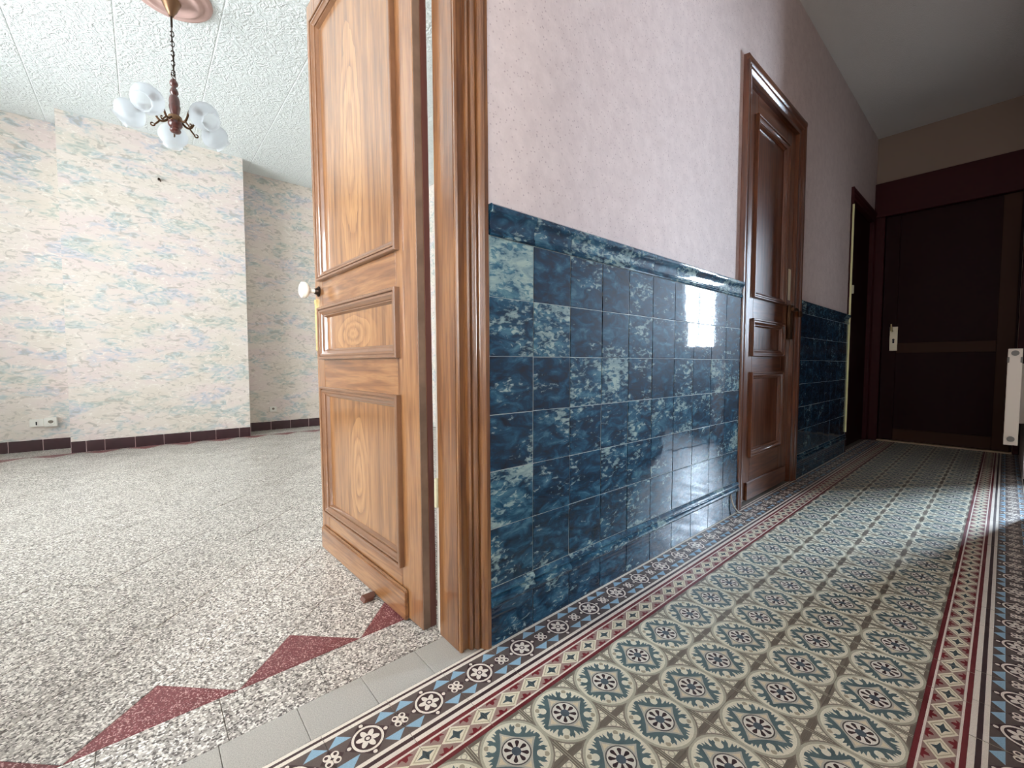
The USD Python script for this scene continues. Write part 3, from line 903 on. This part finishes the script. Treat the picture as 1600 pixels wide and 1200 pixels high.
d1 = thing('door_1', 'open varnished wood door with three moulded panels and a white knob', 'door', kind='structure')
TH = .042
obj('stile', leafbox(0, .115, .010, 2.12, -TH, 0), M_wood, d1)
obj('stile', leafbox(.705, .785, .010, 2.12, -TH, 0), M_wood, d1)
for z0, z1 in ((.010, .18), (.635, .79), (.945, 1.09), (2.005, 2.12)):
    obj('rail', leafbox(.1155, .7045, z0, z1, -TH, 0), M_wood_h, d1)
for (z0, z1, mm) in ((.18, .635, M_oval_low), (.79, .945, M_oval_wide), (1.09, 2.005, M_oval_tall)):
    c = L3(.41, (z0 + z1) / 2, -.02)
    me = leafbox(.1155, .7045, z0, z1, -.030, -.010, .0005)
    me.apply_translation(-c)
    obj('panel', me, mm, d1, loc=c)
bol = [(0, -.001), (0, .0135), (.0020, .0160), (.0075, .0160), (.0095, .0140), (.0100, .0075), (.0128, .0075), (.0132, .0125), (.0190, .0125), (.0215, .0095), (.0260, .0060), (.0300, .0045), (.0302, .0005), (.0340, .0005), (.0370, -.0040), (.0400, -.0098)]


def moulding(u0, u1, z0, z1):
    m = ring([(u0, z0), (u1, z0), (u1, z1), (u0, z1)], bol, L3)
    m.invert() if m.face_normals[0] @ EN < -2 else None
    return m


for u0, u1, z0, z1 in ((.100, .730, .155, .660), (.098, .732, .766, .966), (.092, .726, 1.067, 2.030)):
    m = moulding(u0, u1, z0, z1)
    obj('panel_moulding', m, M_mould, d1, smooth=18)
kb = leafbox(.080, .764, .006, .088, 0, .012, .002)
obj('kick_board', cat(kb, leafbox(.080, .764, .084, .095, 0, .008, .003)), M_wood_h, d1)
obj('edge_strip', leafbox(-.0015, .0005, .010, 2.12, -.022, -.001, .0004), M_wood_edge, d1, label='worn grey brown hinge edge of the door')
obj('edge_strip', leafbox(-.0015, .0005, .010, 2.12, -TH, -.024, .0004), M_wood_maroon, d1, label='maroon painted rebate of the hinge edge')
# knob, rose, key plate
kn = obj('knob', lathe([(0, 0), (.007, 0), (.008, .024), (.011, .034), (.022, .040), (.030, .047), (.0325, .055), (.030, .064), (.020, .070), (0, .072)], 28, EN, L3(.745, 1.032, 0)), M_porcelain, d1, smooth=40, label='white porcelain knob')
obj('knob_rose', lathe([(0, 0), (.020, 0), (.020, .003), (.014, .006), (.010, .016), (0, .016)], 24, EN, L3(.745, 1.032, 0)), M_darkmetal, d1, smooth=30)
obj('key_plate', cat(leafbox(.757, .7855, .80, 1.005, -.001, .0035, .001), leafbox(.762, .781, .83, .985, .003, .006, .001), leafbox(.759, .784, .985, 1.003, .003, .0065, .001), leafbox(.759, .784, .802, .822, .003, .0055, .001)), M_brass, d1, label='brass key plate below the knob')
for z in (.395, 1.75):
    h = obj('hinge', cyl((-1.012, .605 - .010 * z, z - .04), (-1.012, .605 - .010 * z, z + .04), .0055, 12), M_cream, d1, smooth=40, label='cream painted hinge')

obj('door_wedge', prism([(-1.318, .5005), (-1.286, .5005), (-1.286, .530), (-1.318, .545)], (lambda a, b: (a, b, .0005), lambda a, b: (a + .001, b + .006, .012))), M_wedge,
    label='small brown wooden wedge on the terrazzo under the open door', cat='door wedge')

# ------------------------------------------------------------------ door 2
t2 = thing('trim_2', 'dark moulded wood casing around the closed door in the tiled wall', 'door frame', kind='structure')
cp = [(0, 0), (.010, 0), (.012, .012), (.010, .022), (.014, .030), (.020, .036), (.022, .046), (.018, .054), (.022, .060), (.026, .068), (.026, .086), (.004, .090), (0, .090)]   # (out, across) inner -> outer
inn, inn2, top2 = 2.335, 3.078, 2.150


def cas_side(y, s, z1):
    return prof_z([(XP - .002 + o, y + s * a) for o, a in cp], .001, z1)


obj('casing', cas_side(inn, -1, top2 + .09), M_dwood, t2, smooth=30)
obj('casing', cas_side(inn2, 1, top2 + .09), M_dwood, t2, smooth=30)
obj('casing_head', prism([(XP - .001 + o, top2 + a) for o, a in cp], (lambda a, b: (a, inn - .088, b), lambda a, b: (a, inn2 + .088, b))), M_dwood_y, t2, smooth=30)
for a, b in ((2.285, 2.3365), (3.0765, 3.13)):
    obj('jamb_liner', bx(-.998, -.8815, a, b, .001, 2.20), M_dwood, t2)
obj('head_liner', bx(-.998, -.8815, 2.3366, 3.0764, 2.1485, 2.20), M_dwood_y, t2)
d2 = thing('door_2', 'closed dark varnished panel door between the two lengths of blue tile', 'door', kind='structure')
xf = -.892


def R3(y, z, n):
    return np.array([xf + n, y, z])


obj('stile', cbx(xf - .04, xf, inn + .003, 2.475, .012, 2.147), M_dwood, d2)
obj('stile', cbx(xf - .04, xf, 2.925, inn2 - .003, .012, 2.147), M_dwood, d2)
for z0, z1 in ((.012, .27), (.68, .815), (.965, 1.125), (2.02, 2.147)):
    obj('rail', cbx(xf - .04, xf, 2.4755, 2.9245, z0, z1), M_dwood_y, d2)
for z0, z1 in ((.27, .68), (.815, .965), (1.125, 2.02)):
    obj('panel', cbx(xf - .03, xf - .012, 2.4755, 2.9245, z0, z1), M_dwood, d2)
for z0, z1 in ((.245, .705), (.790, .990), (1.10, 2.045)):
    obj('panel_moulding', ring([(2.45, z0), (2.95, z0), (2.95, z1), (2.45, z1)], bol, R3), M_dmould, d2, smooth=30)
obj('kick_board', cbx(xf, xf + .012, 2.42, 3.03, .015, .112, .003), M_dwood_y, d2)
obj('hand_plate', cbx(xf, xf + .003, 3.015, 3.055, 1.14, 1.33, .001), M_handleplate, d2, label='pale worn hand plate above the handle')
obj('lock_case', cbx(xf, xf + .020, 3.012, 3.060, .90, 1.11, .004), M_antique, d2)
obj('handle', cat(cyl((xf + .01, 3.035, 1.075), (xf + .055, 3.035, 1.075), .007, 12), tube([(xf + .052, 3.036, 1.075), (xf + .056, 2.99, 1.077), (xf + .054, 2.93, 1.072)], [.007, .008, .010], 12)), M_antique, d2, smooth=40)
obj('strike_box', cbx(XP + .024, XP + .038, 3.10, 3.135, 1.04, 1.075, .003), M_antique, t2)

# ------------------------------------------------------------------ door 3 ajar with a lit room behind
t3 = thing('trim_3', 'dark brown casing of the last door on the left of the hall', 'door frame', kind='structure')
obj('casing', prof_z([(XP - .002 + o * .8, 4.545 - a) for o, a in cp], .001, 2.20), M_brown, t3, smooth=30)
obj('casing', prof_z([(XP - .002 + o * .8, 5.365 + a * .75) for o, a in cp], .001, 2.20), M_brown, t3, smooth=30)
obj('casing_head', prism([(XP - .001 + o * .8, 2.11 + a) for o, a in cp], (lambda a, b: (a, 4.545 - .088, b), lambda a, b: (a, 5.365 + .066, b))), M_brown, t3, smooth=30)
for a, b in ((4.501, 4.546), (5.3635, 5.419)):
    obj('jamb_liner', bx(-.998, -.8815, a, b, .001, 2.16), M_brown, t3)
obj('head_liner', bx(-.998, -.8815, 4.5461, 5.3634, 2.1085, 2.16), M_brown, t3)
obj('edge_batten', cbx(-.8665, -.8530, 4.4445, 4.4540, .175, 2.055, .0015), M_creamb, t3, label='pale cream batten up the near edge of the last door casing')
d3 = thing('door_3', 'last dark brown door on the left beyond the pale upright batten', 'door', kind='structure')
obj('leaf', cbx(-.945, -.905, 4.549, 5.361, .012, 2.105), M_brown2, d3)
obj('keeper', cbx(-.878 + .019, -.878 + .034, 4.470, 4.490, 1.33, 1.40, .003), M_cream, t3, label='pale latch keeper on the casing')

# ------------------------------------------------------------------ end door
t4 = thing('trim_4', 'wide maroon brown beam and posts framing the end door', 'door frame', kind='structure')
obj('lintel', cbx(-.880, .098, YE - .04, YE + .12, 2.150, 2.470, .004), M_brown, t4)
obj('post', cbx(-.880, -.800, YE - .03, YE + .10, .001, 2.150, .004), M_brown, t4)
obj('post', cbx(.062, .098, YE - .03, YE + .10, .001, 2.150, .004), M_brown, t4)
obj('threshold_strip', cbx(-.800, .062, YE - .045, YE + .05, .001, .012, .002), M_strip, t4, label='pale metal strip under the end door')
d4 = thing('door_4', 'very dark brown boarded door closing the end of the hall', 'door', kind='structure')
obj('leaf', cbx(-.795, .058, YE + .02, YE + .06, .012, 2.148), M_brown2, d4)
obj('stile', cbx(-.795, -.690, YE + .004, YE + .0195, .014, 2.146), M_brown2, d4)
obj('stile', cbx(-.055, .045, YE + .004, YE + .0195, .014, 2.146), M_rail, d4, label='paler upright at the right of the end door')
obj('rail', cbx(-.6895, -.0555, YE + .004, YE + .0195, .85, .945), M_rail, d4)
obj('rail', cbx(-.6895, -.0555, YE + .004, YE + .0195, .014, .125), M_rail, d4)
hp = obj('handle_plate', cbx(-.738, -.680, YE - .004, YE + .0039, .872, 1.10, .002), M_handleplate, d4, label='bright metal handle plate')
obj('keyhole', cat(cbx(-.716, -.702, YE - .006, YE - .0035, .945, .975, .0008), cyl((-.709, YE - .0035, .978), (-.709, YE - .006, .978), .009, 12)), M_slot, hp)
obj('handle', cat(cyl((-.720, YE - .004, 1.06), (-.720, YE - .045, 1.06), .008, 12), tube([(-.720, YE - .043, 1.06), (-.722, YE - .047, 1.09), (-.724, YE - .045, 1.125)], [.008, .008, .006], 12)), M_brass, d4, smooth=40)

# ------------------------------------------------------------------ radiator
ra = thing('radiator', 'cream enamelled panel radiator seen end on at the right edge of the hall', 'radiator')
obj('body', cat(cbx(.010, .067, 4.125, 4.90, .240, .840, .004)), M_radiator, ra)
obj('end_cover', cbx(.008, .069, 4.120, 4.1249, .236, .843, .003), M_radiator, ra)
for z in (.275, .815):
    obj('plug', cyl((.0385, 4.1199, z), (.0385, 4.113, z), .017, 20), M_plug, ra, smooth=30)
for a in (.006, .061):
    obj('clip', cbx(a, a + .010, 4.116, 4.1199, .755, .790, .002), M_plug, ra)
for a in (4.42, 4.78):
    obj('wall_bracket', cbx(.0671, .0999, a, a + .03, .35, .75), M_radiator, ra)

# ------------------------------------------------------------------ cable beside door 2
obj('cable_stub', tube([(XT + .004, 2.165, .112), (XT + .006, 2.170, .08), (XT + .012, 2.185, .045), (XT + .022, 2.215, .012), (XT + .028, 2.235, .004)], .0035, 8), M_cable,
    label='short pale cable stub at the foot of the blue tiles beside the closed door', cat='cable', smooth=40)

# ------------------------------------------------------------------ sockets, hook
so = thing('wall_socket', 'white double wall socket and switch low on the left part of the floral wall', 'socket')
obj('plate', cbx(-5.43, -5.412, -.738, -.655, .208, .272, .003), M_plastic, so)
obj('plate', cbx(-5.43, -5.396, -.652, -.572, .202, .282, .006), M_plastic, so)
obj('slot', cbx(-5.4121, -5.410, -.703, -.694, .222, .252, .0006), M_slot, so)
obj('socket_face', lathe([(.018, 0), (.026, 0), (.026, .003), (.022, .005), (.018, .003), (.018, 0)], 24, (1, 0, 0), (-5.3965, -.612, .242)), M_plastic, so, smooth=30)
obj('socket_hole', cyl((-5.3962, -.612, .248), (-5.3955, -.612, .248), .016, 16), M_plug, so)
s2 = thing('wall_socket', 'small white single socket low in the right recess of the floral wall', 'socket')
obj('plate', cbx(-5.43, -5.412, 1.075, 1.145, .203, .262, .003), M_plastic, s2)
obj('socket_hole', cyl((-5.4121, 1.11, .238), (-5.4110, 1.11, .238), .013, 16), M_plug, s2)
hk = obj('wall_hook', cat(cyl((-5.10, .170, 2.42), (-5.080, .170, 2.42), .010, 10), tube([(-5.082, .170, 2.42), (-5.074, .178, 2.408), (-5.075, .181, 2.396)], .005, 8)), M_darkmetal,
         label='small dark hook on the floral chimney breast below the chandelier', cat='hook', smooth=40)

# ------------------------------------------------------------------ ceiling rose and chandelier
LX, LY = -3.13, .186
ro = thing('ceiling_rose', 'pink moulded plaster rose on the white ceiling above the chandelier', 'ceiling rose', loc=(LX, LY, ZR))
rp = [(0, -.034), (.045, -.034), (.062, -.030), (.078, -.022), (.095, -.020), (.112, -.024), (.124, -.030), (.136, -.028), (.146, -.018), (.158, -.014), (.172, -.016), (.184, -.013), (.192, -.006), (.195, 0), (0, 0)]
obj('rosette', lathe(rp, 48), M_rose, ro, smooth=50)

ch = thing('chandelier', 'five arm chandelier of turned wood with frosted glass shades', 'chandelier', loc=(LX, LY, 0))
zc = ZR - .034
obj('canopy', lathe([(0, zc), (.044, zc), (.047, zc - .006), (.043, zc - .014), (.034, zc - .036), (.026, zc - .056), (.016, zc - .070), (.012, zc - .082), (.004, zc - .086), (0, zc - .086)], 32), M_canopy, ch, smooth=40)
obj('rod', cyl((0, 0, zc - .084), (0, 0, 2.635), .005, 10), M_darkmetal, ch, smooth=40)
z = 2.640
k = 0
while z > 2.385:
    a = np.linspace(0, 2 * np.pi, 17)[:-1]
    px_, pz_ = .0085 * np.cos(a), .0165 * np.sin(a)
    pts = np.c_[px_, np.zeros(16), pz_] if k % 2 == 0 else np.c_[np.zeros(16), px_, pz_]
    obj('chain_link', tube(pts + [0, 0, z - .0165], .0022, 6, closed=True), M_darkmetal, ch, smooth=True)
    z -= .0265
    k += 1
a = np.linspace(0, 2 * np.pi, 25)[:-1]
obj('hanging_loop', tube(np.c_[.019 * np.cos(a), .019 * np.cos(a) * -.6, 2.368 + .016 * np.sin(a)], .0022, 6, closed=True), M_darkmetal, ch, smooth=60)
obj('cable', tube([(.003, .003, zc - .08), (.006, -.003, 2.56), (-.004, .004, 2.48), (.004, .002, 2.36)], .0025, 6), M_darkmetal, ch, smooth=60)
body = [(0, 2.352), (.008, 2.352), (.013, 2.345), (.0185, 2.335), (.0205, 2.326), (.017, 2.316), (.010, 2.309), (.010, 2.304), (.015, 2.298), (.0195, 2.286), (.0205, 2.276), (.015, 2.266), (.0125, 2.262), (.0205, 2.256),
        (.0245, 2.240), (.026, 2.224), (.0245, 2.212), (.0260, 2.206), (.0275, 2.198), (.0255, 2.188), (.023, 2.172), (.020, 2.160), (.019, 2.152), (0, 2.152)]
obj('turned_column', lathe(body[::-1], 36), M_turned, ch, smooth=40)
obj('arm_collar', lathe([(0, 2.118), (.030, 2.118), (.033, 2.124), (.033, 2.142), (.029, 2.148), (.020, 2.1515), (0, 2.1515)], 36), M_canopy, ch, smooth=35)
obj('turned_finial', lathe([(0, 2.052), (.012, 2.053), (.022, 2.059), (.0265, 2.068), (.024, 2.077), (.019, 2.081), (.026, 2.086), (.0335, 2.098), (.034, 2.108), (.030, 2.1175), (0, 2.1175)], 36), M_turned, ch, smooth=40)
SH = [(.0165, 0), (.026, .006), (.045, .020), (.062, .038), (.0715, .058), (.0735, .074), (.070, .090), (.061, .104), (.050, .114), (.044, .120), (.0445, .126), (.049, .134),
      (.0465, .1345), (.0420, .127), (.0415, .119), (.047, .112), (.058, .102), (.0665, .089), (.0700, .074), (.0680, .059), (.0590, .040), (.043, .023), (.025, .0095), (.0165, .0035)]
for i, deg in enumerate((180, -36, 36, -108, 108)):
    r_ = math.radians(deg)
    o = np.array([math.cos(r_), math.sin(r_), 0])
    q = lambda rr, zz: o * rr + np.array([0, 0, zz])
    arm = [q(.030, 2.130), q(.052, 2.112), q(.070, 2.112), q(.085, 2.130), q(.098, 2.158), q(.116, 2.178), q(.136, 2.182), q(.150, 2.170)]
    t_ = np.linspace(0, 1, 8)
    tt = np.linspace(0, 1, 28)
    from scipy.interpolate import CubicSpline
    sp = CubicSpline(t_, np.array(arm))(tt)
    an = np.linspace(0, 1.55 * np.pi, 14)
    tail = [q(.070 + .026 * k2 / 5.0, 2.112 - .034 * k2 / 5.0 + 0.006 * (k2 / 5.0) ** 2) for k2 in range(6)]
    curl = [q(.104 + .0115 * math.cos(math.pi * 1.15 + x) * (1 - .04 * j), 2.0865 + .0115 * math.sin(math.pi * 1.15 + x) * (1 - .04 * j)) for j, x in enumerate(an)]
    leafm = []
    for b0, s_ in ((8, 1), (13, -1)):
        c_ = sp[b0]
        leafm.append(tube([c_, c_ + o * .010 + np.array([0, 0, .014]), c_ + o * .012 + np.array([0, 0, .026])], [.005, .0035, .001], 6))
    ap = obj('arm', cat(tube(sp, np.linspace(.0062, .0042, 28), 8), tube(tail + curl, np.linspace(.0045, .0026, 20), 8), *leafm), M_antique, ch, smooth=50)
    ax = o * .78 + np.array([0, 0, -.62])
    ax /= np.linalg.norm(ax)
    base = q(.148, 2.166)
    obj('lamp_holder', lathe([(0, -.012), (.012, -.012), (.0185, -.004), (.0195, .006), (.0165, .010), (.0150, .034), (0, .034)], 20, ax, base), M_antique, ap, smooth=40)
    s = lathe(SH, 40, (0, 0, 1))
    v = s.vertices.copy()
    th = np.arctan2(v[:, 1], v[:, 0])
    rad = np.hypot(v[:, 0], v[:, 1])
    w_ = np.clip((v[:, 2] - .108) / .026, 0, 1)
    f_ = 1 + .035 * w_ * np.cos(10 * th) + .012 * np.cos(20 * th) * (1 - w_)
    v[:, 0] *= f_; v[:, 1] *= f_
    s = trimesh.Trimesh(v, s.faces, process=False)
    T = trimesh.geometry.align_vectors([0, 0, 1], ax)
    T[:3, 3] = base
    s.apply_transform(T)
    obj('glass_shade', s, M_shade, ch, smooth=60)
